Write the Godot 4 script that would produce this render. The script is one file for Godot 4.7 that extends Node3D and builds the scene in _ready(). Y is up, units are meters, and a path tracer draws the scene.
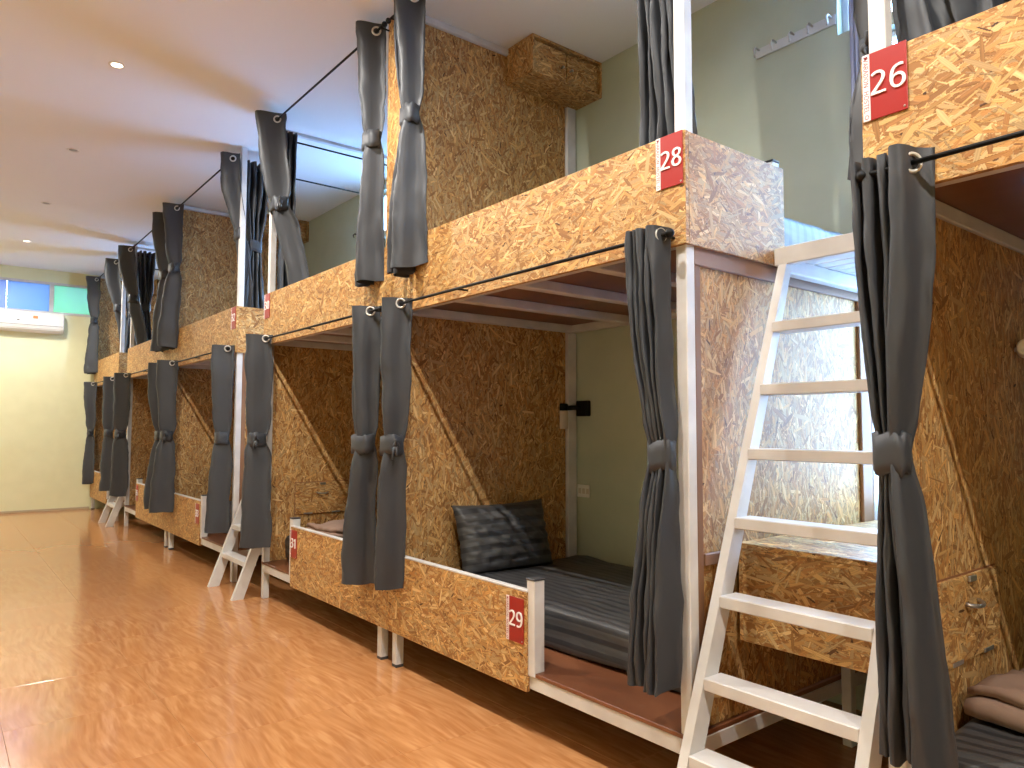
extends Node3D

# ---------------------------------------------------------------- materials and helpers
var M := {}
var rng := RandomNumberGenerator.new()
var font: SystemFont
const OSB_M := 1.1          # metres covered by one repeat of the strand-board texture
const CEIL := 3.62
const BACK := -1.35

func mat(col: Color, rough := 0.6, spec := 0.5) -> StandardMaterial3D:
	var m := StandardMaterial3D.new()
	m.albedo_color = col
	m.roughness = rough
	m.metallic_specular = spec
	return m

func at_world(n: Node3D) -> Vector3:
	var p := Vector3.ZERO
	var k: Node = n
	while k != self and k is Node3D:
		p += (k as Node3D).position
		k = k.get_parent()
	return p

func thing(called: String, label: String, category: String, where: Vector3, group := "") -> Node3D:
	var o := Node3D.new()
	o.name = called
	add_child(o, true)
	o.position = where
	tag(o, label, category, group)
	return o

func tag(o: Node, label: String, category: String, group := "") -> void:
	o.set_meta("label", label)
	o.set_meta("category", category)
	if group != "":
		o.set_meta("group", group)

func put(called: String, mesh: Mesh, m: Material, parent: Node3D, where := Vector3.ZERO, basis := Basis()) -> MeshInstance3D:
	var o := MeshInstance3D.new()
	o.name = called
	o.mesh = mesh
	o.material_override = m
	parent.add_child(o, true)
	o.transform = Transform3D(basis, where - (at_world(parent) if parent != self else Vector3.ZERO))
	return o

# chamfered box centred on the origin, UVs in metres / OSB_M; grain = axis that U follows
func box_mesh(size: Vector3, bevel := 0.003, grain := 0, uvm := OSB_M) -> ArrayMesh:
	var st := SurfaceTool.new()
	st.begin(Mesh.PRIMITIVE_TRIANGLES)
	add_box(st, Vector3.ZERO, size, bevel, grain, uvm)
	return st.commit()

func add_box(st: SurfaceTool, c: Vector3, size: Vector3, bevel := 0.003, grain := 0, uvm := OSB_M) -> void:
	var h := size * 0.5
	var b := minf(bevel, minf(h.x, minf(h.y, h.z)) * 0.6)
	var off := Vector2(rng.randf(), rng.randf())
	var quad := func(p: Array, n: Vector3, ax: int):
		var q: Array = p
		var nn: Vector3 = (q[1] - q[0]).cross(q[2] - q[0])
		if nn.dot(n) > 0.0:
			q.reverse()
		var ua := 0
		var va := 1
		if ax == 0: ua = 2; va = 1
		elif ax == 1: ua = 0; va = 2
		if grain == va:
			var t := ua; ua = va; va = t
		var idx := [0, 1, 2] if q.size() == 3 else [0, 1, 2, 0, 2, 3]
		for i in idx:
			st.set_normal(n)
			st.set_uv(Vector2(q[i][ua], q[i][va]) / uvm + off)
			st.add_vertex(q[i] + c)
	for ax in 3:
		var u := (ax + 1) % 3
		var v := (ax + 2) % 3
		for s in [-1.0, 1.0]:
			var n := Vector3.ZERO
			n[ax] = s
			var p := []
			for k in [[-1, -1], [1, -1], [1, 1], [-1, 1]]:
				var q := Vector3.ZERO
				q[ax] = h[ax] * s
				q[u] = (h[u] - b) * k[0]
				q[v] = (h[v] - b) * k[1]
				p.append(q)
			quad.call(p, n, ax)
	if b < 0.0004:
		return
	for ax in 3:
		var u := (ax + 1) % 3
		var v := (ax + 2) % 3
		for su in [-1.0, 1.0]:
			for sv in [-1.0, 1.0]:
				var n := Vector3.ZERO
				n[u] = su
				n[v] = sv
				var p := []
				for k in [[-1, 0], [1, 0], [1, 1], [-1, 1]]:
					var q := Vector3.ZERO
					q[ax] = (h[ax] - b) * k[0]
					q[u] = (h[u] - (b if k[1] == 1 else 0.0)) * su
					q[v] = (h[v] - (0.0 if k[1] == 1 else b)) * sv
					p.append(q)
				quad.call(p, n.normalized(), u)
	for sx in [-1.0, 1.0]:
		for sy in [-1.0, 1.0]:
			for sz in [-1.0, 1.0]:
				var s := Vector3(sx, sy, sz)
				quad.call([Vector3(h.x, h.y - b, h.z - b) * s, Vector3(h.x - b, h.y, h.z - b) * s, Vector3(h.x - b, h.y - b, h.z) * s], s.normalized(), 2)

func bx(parent: Node3D, called: String, lo: Vector3, hi: Vector3, m: Material, grain := 0, bevel := 0.003) -> MeshInstance3D:
	var a := Vector3(minf(lo.x, hi.x), minf(lo.y, hi.y), minf(lo.z, hi.z))
	var b := Vector3(maxf(lo.x, hi.x), maxf(lo.y, hi.y), maxf(lo.z, hi.z))
	return put(called, box_mesh(b - a, bevel, grain), m, parent, (a + b) * 0.5)

func boxes(parent: Node3D, called: String, list: Array, m: Material, grain := 0, bevel := 0.002) -> MeshInstance3D:
	var st := SurfaceTool.new()
	st.begin(Mesh.PRIMITIVE_TRIANGLES)
	for l in list:
		var lo: Vector3 = l[0]
		var hi: Vector3 = l[1]
		add_box(st, (lo + hi) * 0.5, hi - lo, bevel, grain)
	return put(called, st.commit(), m, parent)

func struct(o: Node) -> Node:
	o.set_meta("kind", "structure")
	return o

# a grid of points (rows of equal length) as one smooth surface; wrap closes each row
func skin(rows: Array, wrap := false, caps := false) -> ArrayMesh:
	var st := SurfaceTool.new()
	st.begin(Mesh.PRIMITIVE_TRIANGLES)
	st.set_smooth_group(0)
	var n: int = rows[0].size()
	var m := rows.size()
	for r in m:
		for c in n:
			st.set_uv(Vector2(float(c) / n, float(r) / m))
			st.add_vertex(rows[r][c])
	for r in m - 1:
		for c in (n if wrap else n - 1):
			var d := (c + 1) % n
			var i0 := r * n + c
			var i1 := r * n + d
			var i2 := (r + 1) * n + d
			var i3 := (r + 1) * n + c
			for k in [i0, i1, i2, i0, i2, i3]:
				st.add_index(k)
	if caps:
		for c in range(1, n - 1):
			for k in [0, c + 1, c]: st.add_index(k)
			for k in [0, c, c + 1]: st.add_index((m - 1) * n + k)
	st.generate_normals()
	return st.commit()

# tube along a polyline
func tube(path: Array, radius: float, sides := 10) -> ArrayMesh:
	var rows := []
	for i in path.size():
		var t: Vector3 = (path[mini(i + 1, path.size() - 1)] - path[maxi(i - 1, 0)]).normalized()
		var a := t.cross(Vector3.UP if absf(t.y) < 0.9 else Vector3.RIGHT).normalized()
		var b := t.cross(a)
		var row := []
		for k in sides:
			var w := TAU * k / sides
			row.append(path[i] + (a * cos(w) + b * sin(w)) * radius)
		rows.append(row)
	return skin(rows, true, true)

# surface of revolution about Y from a list of (radius, y)
func lathe(profile: Array, sides := 20) -> ArrayMesh:
	var rows := []
	for p in profile:
		var row := []
		for k in sides:
			var w := TAU * k / sides
			row.append(Vector3(cos(w) * p[0], p[1], sin(w) * p[0]))
		rows.append(row)
	return skin(rows, true, true)

# box with rounded edges, faces divided so that they can be pushed about by a noise
func soft_box(size: Vector3, r: float, seg: int, noise: FastNoiseLite = null, amp := 0.0) -> ArrayMesh:
	var st := SurfaceTool.new()
	st.begin(Mesh.PRIMITIVE_TRIANGLES)
	st.set_smooth_group(0)
	var h := size * 0.5
	var inner := h - Vector3.ONE * r
	for ax in 3:
		var u := (ax + 1) % 3
		var v := (ax + 2) % 3
		for s in [-1.0, 1.0]:
			var g := []
			for i in seg + 1:
				for j in seg + 1:
					var p := Vector3.ZERO
					p[ax] = h[ax] * s
					p[u] = h[u] * spread(i, seg, r / h[u])
					p[v] = h[v] * spread(j, seg, r / h[v])
					var q := p.clamp(-inner, inner)
					var d := (p - q)
					var o := q + (d.normalized() * r if d.length() > 0.0001 else Vector3.ZERO)
					if noise:
						o += d.normalized() * noise.get_noise_3dv(o) * amp
					g.append(o)
			for i in seg:
				for j in seg:
					var a := i * (seg + 1) + j
					var id := [a, a + seg + 1, a + seg + 2, a, a + seg + 2, a + 1]
					if s > 0.0:
						id.reverse()
					for k in id:
						var o: Vector3 = g[k]
						var uv := Vector2(o.x, o.z)
						if ax == 2: uv = Vector2(o.x, o.y)
						elif ax == 0: uv = Vector2(o.y, o.z)
						st.set_uv(uv)
						st.add_vertex(o)
	st.generate_normals()
	return st.commit()

func spread(i: int, seg: int, rr: float) -> float:
	# two extra divisions near each rounded edge
	var t := float(i) / seg
	var e := minf(rr, 0.9)
	var k := 3.0 / seg
	if t < k: return -1.0 + e * (t / k)
	if t > 1.0 - k: return 1.0 - e * ((1.0 - t) / k)
	return lerpf(-1.0 + e, 1.0 - e, (t - k) / (1.0 - 2.0 * k))

# ---------------------------------------------------------------- textures
func osb_images(seed_: int, palette: Array, flakes: int, n := 1024) -> Array:
	var r := RandomNumberGenerator.new()
	r.seed = seed_
	var px := PackedByteArray()
	px.resize(n * n * 3)
	var hp := PackedByteArray()
	hp.resize(n * n)
	for i in n * n:
		px[i * 3] = 150; px[i * 3 + 1] = 104; px[i * 3 + 2] = 56
		hp[i] = 60
	for f in flakes:
		var dark := r.randf() < 0.035
		var len := 20.0 + 78.0 * pow(r.randf(), 1.4)
		var wid := 3.5 + 13.0 * pow(r.randf(), 1.6)
		if dark:
			len *= 0.45; wid *= 0.5
		var ang := r.randfn(0.0, 0.62)
		var ca := cos(ang)
		var sa := sin(ang)
		var col: Color = palette[r.randi() % palette.size()]
		var k := r.randf_range(0.86, 1.1)
		if dark:
			col = Color(0.36, 0.23, 0.13); k = r.randf_range(0.7, 1.1)
		var hgt := r.randi_range(40, 220)
		var cx := r.randf() * n
		var cy := r.randf() * n
		var skew := r.randf_range(-0.5, 0.5)
		var hl := len * 0.5
		var hw := wid * 0.5
		var ex := int(absf(ca) * hl + absf(sa) * hw) + 2
		var ey := int(absf(sa) * hl + absf(ca) * hw) + 2
		var ph := r.randf() * 10.0
		var taper := r.randf_range(0.2, 1.0)
		var jag := r.randf_range(0.0, 0.8)
		var fr := r.randf_range(0.8, 1.9)
		var cr := col.r * 255.0 * k
		var cg := col.g * 255.0 * k
		var cb := col.b * 255.0 * k
		for dy in range(-ey, ey + 1):
			var yy := (int(cy) + dy + n * 4) % n
			for dx in range(-ex, ex + 1):
				var u := dx * ca + dy * sa
				var v := -dx * sa + dy * ca
				var av := absf(v)
				var ut := absf(u + v * skew) / hl
				if ut > 1.0 or av > hw * (1.0 - ut * ut * ut * taper) + jag * sin(u * 0.9 + ph):
					continue
				var i := yy * n + (int(cx) + dx + n * 4) % n
				var g := 1.0 + 0.05 * sin(v * fr + ph)
				if hw - av < 1.0:
					g *= 0.86
				px[i * 3] = int(minf(255.0, cr * g))
				px[i * 3 + 1] = int(minf(255.0, cg * g))
				px[i * 3 + 2] = int(minf(255.0, cb * g))
				hp[i] = hgt
	var a := Image.create_from_data(n, n, false, Image.FORMAT_RGB8, px)
	var h := Image.create_from_data(n, n, false, Image.FORMAT_L8, hp)
	return [ImageTexture.create_from_image(a), ImageTexture.create_from_image(h)]

func osb_material(seed_: int, palette: Array) -> StandardMaterial3D:
	var t := osb_images(seed_, palette, 8500)
	var m := mat(Color.WHITE, 0.55, 0.4)
	m.albedo_texture = t[0]
	m.heightmap_enabled = true
	m.heightmap_texture = t[1]
	m.heightmap_scale = 0.09
	return m

# streaky wood: noise stretched along U between two colours
func wood_texture(seed_: int, a: Color, b: Color, c: Color, stretch := 9.0, n := 512, freq := 0.02) -> ImageTexture:
	var f := FastNoiseLite.new()
	f.seed = seed_
	f.frequency = freq
	f.fractal_octaves = 3
	var f2 := FastNoiseLite.new()
	f2.seed = seed_ + 5
	f2.frequency = 0.009
	f2.fractal_octaves = 3
	var im := Image.create(n, n, false, Image.FORMAT_RGB8)
	for y in n:
		for x in n:
			var w1 := TAU * x / n
			var rad := n / TAU / stretch
			var wy := TAU * y / n
			var v := f.get_noise_3d(cos(w1) * rad + 40.0, cos(wy) * n / TAU, sin(wy) * n / TAU + sin(w1) * rad)
			var s := f2.get_noise_3d(cos(w1) * n / TAU * 0.6, cos(wy) * n / TAU, sin(wy) * n / TAU + sin(w1) * n / TAU * 0.6)
			var t := clampf(0.5 + v * 1.1, 0.0, 1.0)
			var col := a.lerp(b, t).lerp(c, clampf(0.5 + s * 1.3, 0.0, 1.0) * 0.55)
			im.set_pixel(x, y, col)
	return ImageTexture.create_from_image(im)

func stripe_texture(a: Color, b: Color) -> ImageTexture:
	# satin stripes: pairs of lines across V
	var n := 64
	var im := Image.create(8, n, false, Image.FORMAT_RGB8)
	for y in n:
		var on := (y % 32) < 13
		for x in 8:
			im.set_pixel(x, y, a if on else b)
	return ImageTexture.create_from_image(im)

func noise_tex(freq: float, lo: Color, hi: Color, seed_: int, n := 256) -> NoiseTexture2D:
	var f := FastNoiseLite.new()
	f.seed = seed_
	f.frequency = freq
	f.fractal_octaves = 4
	var t := NoiseTexture2D.new()
	t.width = n
	t.height = n
	t.seamless = true
	t.noise = f
	var g := Gradient.new()
	g.set_color(0, lo)
	g.set_color(1, hi)
	t.color_ramp = g
	return t

func make_materials() -> void:
	M.osb = osb_material(7, [Color(0.78, 0.615, 0.385), Color(0.735, 0.55, 0.32), Color(0.82, 0.685, 0.475), Color(0.665, 0.47, 0.26), Color(0.765, 0.59, 0.36), Color(0.71, 0.575, 0.39), Color(0.60, 0.415, 0.235)])
	M.white = mat(Color.WHITE, 0.45, 0.5)
	M.white.albedo_texture = noise_tex(0.012, Color(0.78, 0.77, 0.765), Color(0.86, 0.855, 0.85), 3)
	M.white.uv1_triplanar = true
	M.white.uv1_scale = Vector3(1.5, 1.5, 1.5)
	M.stud = mat(Color.WHITE, 0.6)
	M.stud.albedo_texture = wood_texture(11, Color(0.50, 0.36, 0.25), Color(0.62, 0.46, 0.33), Color(0.45, 0.31, 0.21), 8.0, 256)
	M.ply = mat(Color.WHITE, 0.4)
	M.ply.albedo_texture = wood_texture(21, Color(0.45, 0.275, 0.175), Color(0.53, 0.335, 0.22), Color(0.39, 0.225, 0.14), 7.0, 256)
	M.floor = mat(Color.WHITE, 0.13, 0.6)
	M.floor.albedo_texture = wood_texture(31, Color(0.71, 0.475, 0.29), Color(0.82, 0.60, 0.40), Color(0.75, 0.52, 0.33), 7.0, 512, 0.055)
	M.floor_mid = M.floor.duplicate()
	M.floor_mid.albedo_texture = wood_texture(32, Color(0.735, 0.505, 0.315), Color(0.785, 0.56, 0.365), Color(0.755, 0.525, 0.335), 7.0, 512, 0.045)
	M.floor_far = M.floor.duplicate()
	M.floor_far.albedo_texture = wood_texture(33, Color(0.75, 0.52, 0.33), Color(0.77, 0.545, 0.35), Color(0.755, 0.525, 0.335), 3.0, 256, 0.008)
	M.joint = mat(Color(0.52, 0.34, 0.21), 0.7)
	M.cloth = mat(Color(0.20, 0.213, 0.238), 0.52, 0.5)
	M.cloth.rim_enabled = true
	M.cloth.rim = 0.15
	M.cloth.rim_tint = 0.5
	M.cloth_dark = mat(Color(0.215, 0.215, 0.23), 0.65, 0.4)
	M.sheet = mat(Color.WHITE, 0.5, 0.5)
	M.sheet.albedo_texture = stripe_texture(Color(0.20, 0.20, 0.21), Color(0.30, 0.30, 0.305))
	M.sheet.uv1_scale = Vector3(1, 9, 1)
	M.blanket = mat(Color(0.60, 0.50, 0.44), 0.9, 0.2)
	M.black = mat(Color(0.028, 0.028, 0.03), 0.5, 0.35)
	M.metal = mat(Color(0.75, 0.75, 0.74), 0.3)
	M.metal.metallic = 0.9
	M.nickel = mat(Color(0.8, 0.8, 0.79), 0.35)
	M.nickel.metallic = 0.6
	M.red = mat(Color(0.60, 0.115, 0.10), 0.35)
	M.paper = mat(Color(0.90, 0.86, 0.86), 0.5)
	M.ink = mat(Color(0.55, 0.22, 0.24), 0.6)
	M.pure = mat(Color(0.93, 0.93, 0.93), 0.4)
	M.wall = mat(Color.WHITE, 0.75, 0.35)
	M.wall.albedo_texture = noise_tex(0.01, Color(0.885, 0.88, 0.72), Color(0.91, 0.905, 0.75), 9)
	M.wall.uv1_triplanar = true
	M.wall_green = mat(Color.WHITE, 0.5, 0.4)
	M.wall_green.albedo_texture = noise_tex(0.01, Color(0.70, 0.73, 0.655), Color(0.73, 0.755, 0.68), 19)
	M.wall_green.uv1_triplanar = true
	M.ceiling = mat(Color(0.94, 0.938, 0.935), 0.8, 0.3)
	M.plastic = mat(Color(0.90, 0.89, 0.87), 0.35)
	M.grey = mat(Color(0.25, 0.25, 0.26), 0.5)
	M.orange = mat(Color(0.86, 0.55, 0.30), 0.5)
	M.lamp_body = mat(Color(0.80, 0.76, 0.70), 0.35)
	M.bulb = mat(Color(1, 1, 1), 0.4)
	M.bulb.emission_enabled = true
	M.bulb.emission = Color(1.0, 0.93, 0.82)
	M.bulb.emission_energy_multiplier = 6.0
	M.unlit_lens = mat(Color(0.55, 0.54, 0.53), 0.3)
	M.pane = mat(Color(0.9, 0.97, 1.0, 0.1), 0.05)
	M.pane.transparency = BaseMaterial3D.TRANSPARENCY_ALPHA
	for g in [["glass_blue", Color(0.12, 0.45, 0.80)], ["glass_indigo", Color(0.16, 0.22, 0.72)], ["glass_green", Color(0.42, 0.85, 0.36)]]:
		var m := mat(g[1], 0.3)
		m.backlight_enabled = true
		m.backlight = Color(0.6, 0.6, 0.6)
		var t := noise_tex(0.06, Color(0.3, 0.3, 0.3), Color(0.7, 0.7, 0.7), 41)
		m.heightmap_enabled = true
		m.heightmap_texture = t
		m.heightmap_scale = 0.25
		m.uv1_triplanar = true
		m.uv1_scale = Vector3(3, 3, 3)
		M[g[0]] = m

# ---------------------------------------------------------------- curtains
# local frame: u along the rod (x), y up, v across it (z). o: widths at the top, the tie and the hem
func curtain_mesh(o: Dictionary, seed_: int, detail: int) -> ArrayMesh:
	var nz := FastNoiseLite.new()
	nz.seed = seed_
	nz.frequency = 1.0
	nz.fractal_octaves = 3
	var r := RandomNumberGenerator.new()
	r.seed = seed_
	var n: int = o.folds
	var amps := []
	for k in n * 2 + 2:
		amps.append(r.randf_range(0.72, 1.0))
	var flap: float = o.get("flap", 0.0)      # share of the bundle taken by the flat end flap
	if flap > 0.0:
		for k in n * 2 + 2:
			amps[k] = r.randf_range(0.55, 0.75)
		amps[n * 2 - 1] = 1.0
		amps[n * 2] = 1.0
	var cols := n * 2 * detail
	var nrows := 12 + detail * 4
	var tie: float = o.tie
	var rows := []
	for i in nrows + 1:
		var y := lerpf(o.top, o.bottom, float(i) / nrows)
		var u0: float
		var u1: float
		var va: float
		var vb: float
		if y > tie:
			var t := clampf((o.top - y) / (o.top - tie), 0.0, 1.0)
			var e := pow(t, 1.7)
			e = e * e * (3.0 - 2.0 * e) * 0.4 + e * 0.6
			u0 = lerpf(o.u[0], o.tu[0], e); u1 = lerpf(o.u[1], o.tu[1], e)
			va = lerpf(o.v[0], o.tv[0], e); vb = lerpf(o.v[1], o.tv[1], e)
		else:
			var t := clampf((tie - y) / (tie - o.bottom), 0.0, 1.0)
			var e := 1.0 - pow(1.0 - t, 1.6)
			u0 = lerpf(o.tu[0], o.bu[0], e); u1 = lerpf(o.tu[1], o.bu[1], e)
			va = lerpf(o.tv[0], o.bv[0], e); vb = lerpf(o.tv[1], o.bv[1], e)
		var path := []
		for c in cols + 1:
			var s := float(c) / cols
			var k := s * n * 2.0
			var su := s
			if flap > 0.0:
				var k1 := n * 2.0 - 1.0
				su = (k / k1) * (1.0 - flap) if k < k1 else 1.0 - flap + (k - k1) * flap
			var ki := int(k)
			var am := lerpf(amps[ki], amps[mini(ki + 1, n * 2)], k - ki)
			var w := -cos(PI * k)
			w = signf(w) * pow(absf(w), 0.75)
			var vv := (va + vb) * 0.5 + (vb - va) * 0.5 * w * am
			if flap > 0.0:
				vv = va + (vb - va) * (0.5 + 0.5 * w) * am
			var hug := clampf(1.0 - absf(y - tie) / 0.10, 0.0, 1.0)
			vv = lerpf(vv, (va + vb) * 0.5 + (vv - (va + vb) * 0.5) * 0.6, hug)
			# pleats lean and wander a little on the way down
			var uu := lerpf(u0, u1, su) + nz.get_noise_2d(s * 5.0, y * 1.6) * (u1 - u0) * (0.12 if flap == 0.0 else 0.05) + sin(PI * 2.0 * k) * (u1 - u0) / (n * 2.0) * 0.16
			uu = lerpf(uu, (u0 + u1) * 0.5 + (uu - (u0 + u1) * 0.5) * 0.86, hug)
			vv += nz.get_noise_2d(s * 7.0 + 30.0, y * 2.3) * (vb - va) * 0.10
			vv += nz.get_noise_2d(s * 16.0 + 70.0, y * 4.0) * 0.009 + nz.get_noise_2d(s * 22.0 + 170.0, y * 11.0) * 0.0035
			var yy := y
			if i == nrows:
				yy += nz.get_noise_2d(s * 4.0, 99.0) * 0.02 + float(o.get("sag", 0.0)) * sin(PI * s)
			path.append(Vector3(uu, yy, vv))
		var ring := []
		var back := []
		for c in path.size():
			var t: Vector3 = path[mini(c + 1, path.size() - 1)] - path[maxi(c - 1, 0)]
			var nn := Vector3(-t.z, 0, t.x).normalized() * 0.0022
			ring.append(path[c] + nn)
			back.append(path[c] - nn)
		back.reverse()
		rows.append(ring + back)
	return skin(rows, true, false)

func band_mesh(cu: float, cv: float, ru: float, rv: float, y: float, h: float, seed_: int) -> ArrayMesh:
	var nz := FastNoiseLite.new()
	nz.seed = seed_
	nz.frequency = 2.0
	var rows := []
	var prof := [[-0.5, -0.006], [-0.46, 0.004], [-0.2, 0.0055], [0.1, 0.0045], [0.44, 0.005], [0.5, -0.006]]
	for p in prof:
		var row := []
		for k in 28:
			var w := TAU * k / 28
			var wob := 1.0 + nz.get_noise_2d(cos(w) * 0.6, sin(w) * 0.6 + p[0] * 0.4) * 0.05
			var cw := signf(cos(w)) * pow(absf(cos(w)), 0.6)
			var sw := signf(sin(w)) * pow(absf(sin(w)), 0.6)
			row.append(Vector3(cu + cw * (ru + p[1]) * wob, y + p[0] * h + nz.get_noise_2d(cos(w) * 0.5 + 9.0, sin(w) * 0.5) * 0.02, cv + sw * (rv + p[1]) * wob))
		rows.append(row)
	return skin(rows, true, false)

func curtain(label: String, group: String, where: Vector3, turn: float, o: Dictionary, seed_: int, detail := 7, m: Material = null) -> Node3D:
	var cl: Material = m if m else M.cloth
	var root := thing("curtain", label, "curtain", where, group)
	root.rotation.y = turn
	var put_in := func(called: String, mesh: Mesh, mt: Material, par: Node3D) -> MeshInstance3D:
		var q := MeshInstance3D.new()
		q.name = called
		q.mesh = mesh
		q.material_override = mt
		par.add_child(q, true)
		return q
	put_in.call("cloth", curtain_mesh(o, seed_, detail), cl, root)
	var cu: float = (o.tu[0] + o.tu[1]) * 0.5
	var cv: float = (o.tv[0] + o.tv[1]) * 0.5
	var ru: float = (o.tu[1] - o.tu[0]) * 0.46 + 0.002
	var rv: float = (o.tv[1] - o.tv[0]) * 0.34 + 0.004
	var bh: float = o.get("band", 0.10)
	var b = put_in.call("tie_back", band_mesh(cu, cv, ru, rv, o.tie, bh, seed_ + 3), cl, root)
	# knot with two short tails at the side of the tie
	var ks: float = o.get("knot", 1.0)
	if ks != 0.0:
		var st := SurfaceTool.new()
		st.begin(Mesh.PRIMITIVE_TRIANGLES)
		var kx: float = cu + (ru + 0.012) * signf(ks)
		var kn := SphereMesh.new()
		kn.radius = 0.018; kn.height = 0.034; kn.radial_segments = 10; kn.rings = 6
		st.append_from(kn, 0, Transform3D(Basis(), Vector3(kx, o.tie, cv + rv * 0.4)))
		for t in [[0.035, 0.03, 0.02], [0.03, -0.05, 0.012], [0.012, -0.07, 0.03]]:
			var p := [Vector3(kx, o.tie, cv + rv * 0.4), Vector3(kx + t[0] * 0.6 * signf(ks), o.tie + t[1] * 0.3, cv + rv * 0.4 + t[2] * 0.6), Vector3(kx + t[0] * signf(ks), o.tie + t[1], cv + rv * 0.4 + t[2])]
			st.append_from(tube(p, 0.008, 6), 0, Transform3D())
		put_in.call("knot", st.commit(), cl, b)
	# metal eyelets: on the end flap and the other pleats along the rod
	var tor := TorusMesh.new()
	tor.inner_radius = 0.0175
	tor.outer_radius = 0.028
	tor.rings = 20
	tor.ring_segments = 8
	var n: int = o.folds
	var flap: float = o.get("flap", 0.0)
	for k in n * 2:
		if k != n * 2 - 1:
			continue
		var w: float = o.u[1] - o.u[0]
		var uu: float = lerpf(o.u[0], o.u[1], (k + 0.5) / (n * 2.0))
		var step := w / (n * 2.0)
		if flap > 0.0:
			step = w * flap if k == n * 2 - 1 else w * (1.0 - flap) / (n * 2.0 - 1.0)
			uu = o.u[1] - step * clampf((o.rodv - o.v[0]) / (o.v[1] - o.v[0]), 0.1, 0.9) if k == n * 2 - 1 else o.u[0] + step * (k + 0.5)
		var q = put_in.call("eyelet", tor, M.nickel, root)
		var slope := atan2(step, (o.v[1] - o.v[0]))
		q.position = Vector3(uu + 0.003, o.rod, o.rodv + 0.002)
		q.rotation = Vector3(0, slope * (1.0 if k % 2 == 0 else -1.0), PI / 2)
	return root

# ordinary gathered curtain on a front rod: u = left and right edges of the bundle
func front_curtain(label: String, group: String, u0: float, u1: float, upper: bool, seed_: int, o2 := {}, detail := 7) -> Node3D:
	var base := 2.07 if upper else 0.40
	var top := 3.55 if upper else 1.935
	var w := u1 - u0
	var o := {"u": [u0, u1], "v": [0.02, 0.145], "tu": [u0 + w * 0.22, u1 - w * 0.10], "tv": [0.03, 0.115], "bu": [u0 - w * 0.05, u1 + w * 0.02], "bv": [0.022, 0.15], "top": top, "bottom": base, "tie": 2.88 if upper else 1.17, "folds": 3, "flap": 0.45, "rod": 3.5 if upper else 1.905, "rodv": 0.07}
	o.merge(o2, true)
	var x := (u0 + u1) * 0.5
	for k in ["u", "tu", "bu"]:
		o[k] = [o[k][0] - x, o[k][1] - x]
	return curtain(label, group, Vector3(x, 0, 0), 0.0, o, seed_, detail)

func rod(label: String, group: String, a: Vector3, b: Vector3, brackets: Array, finials := true) -> void:
	var t := thing("curtain_rod", label, "curtain rod", (a + b) * 0.5, group)
	var q := put("pole", tube([a, (a + b) * 0.5, b], 0.0068, 10), M.black, t)
	q.position = -t.position
	if finials:
		var d := (b - a).normalized()
		for e in [[a, -1.0], [b, 1.0]]:
			var c := SphereMesh.new()
			c.radius = 0.016; c.height = 0.032; c.radial_segments = 14; c.rings = 8
			put("finial", c, M.black, t, e[0] + d * e[1] * 0.008)
	for x in brackets:
		var p := Vector3(x, a.y, a.z)
		var st := SurfaceTool.new()
		st.begin(Mesh.PRIMITIVE_TRIANGLES)
		st.append_from(tube([p + Vector3(0, -0.004, 0.004), p + Vector3(0, -0.004, -0.025), p + Vector3(0, -0.004, -0.051)], 0.005, 6), 0, Transform3D())
		add_box(st, p + Vector3(0, -0.012, -0.0485), Vector3(0.014, 0.034, 0.006), 0.001)
		var k := put("bracket", st.commit(), M.black, t)
		k.position = -t.position

# ---------------------------------------------------------------- number signs
func sign_plate(num: String, label: String, x0: float, y0: float) -> void:
	var w := 0.115
	var h := 0.183
	var z := 0.019
	var t := thing("number_sign", label, "sign", Vector3(x0 + w * 0.5, y0, z), "red bed number signs")
	bx(t, "plate", Vector3(x0 + 0.02, y0, z), Vector3(x0 + w, y0 + h, z + 0.004), M.red, 0, 0.001)
	var s := bx(t, "white_strip", Vector3(x0, y0, z), Vector3(x0 + 0.0195, y0 + h, z + 0.004), M.paper, 0, 0.001)
	var tm := TextMesh.new()
	tm.text = num
	tm.font = font
	tm.font_size = 64
	tm.pixel_size = 0.062 / (0.71 * 64.0)
	tm.depth = 0.004
	put("number", tm, M.pure, t, Vector3(x0 + 0.068, y0 + h * 0.52, z + 0.006))
	var v := TextMesh.new()
	v.text = "VARADON  HOSTEL"
	v.font = font
	v.font_size = 24
	v.pixel_size = 0.0125 / (0.71 * 24.0)
	v.depth = 0.0006
	put("lettering", v, M.ink, s, Vector3(x0 + 0.0098, y0 + h * 0.53, z + 0.0042), Basis(Vector3(0, 0, 1), -PI / 2))
	var ring := TorusMesh.new()
	ring.inner_radius = 0.0035; ring.outer_radius = 0.0065; ring.rings = 16; ring.ring_segments = 6
	put("emblem", ring, M.ink, s, Vector3(x0 + 0.0098, y0 + 0.011, z + 0.003), Basis(Vector3(1, 0, 0), PI / 2))
	put("heart", heart_mesh(), M.ink, s, Vector3(x0 + 0.0098, y0 + h - 0.009, z + 0.0035))
	var sc := lathe([[0.0001, 0.002], [0.002, 0.002], [0.003, 0.0005], [0.003, 0.0], [0.0001, 0.0]], 10)
	put("screw", sc, M.metal, t, Vector3(x0 + w - 0.008, y0 + 0.010, z + 0.004), Basis(Vector3(1, 0, 0), PI / 2))

func heart_mesh() -> ArrayMesh:
	var a := []
	var b := []
	for k in 20:
		var t := TAU * k / 20
		var p := Vector3(16.0 * pow(sin(t), 3), 13.0 * cos(t) - 5.0 * cos(2 * t) - 2.0 * cos(3 * t) - cos(4 * t), 0) * 0.00032
		a.append(p)
		b.append(p + Vector3(0, 0, 0.0012))
	return skin([a, b], true, true)

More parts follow.
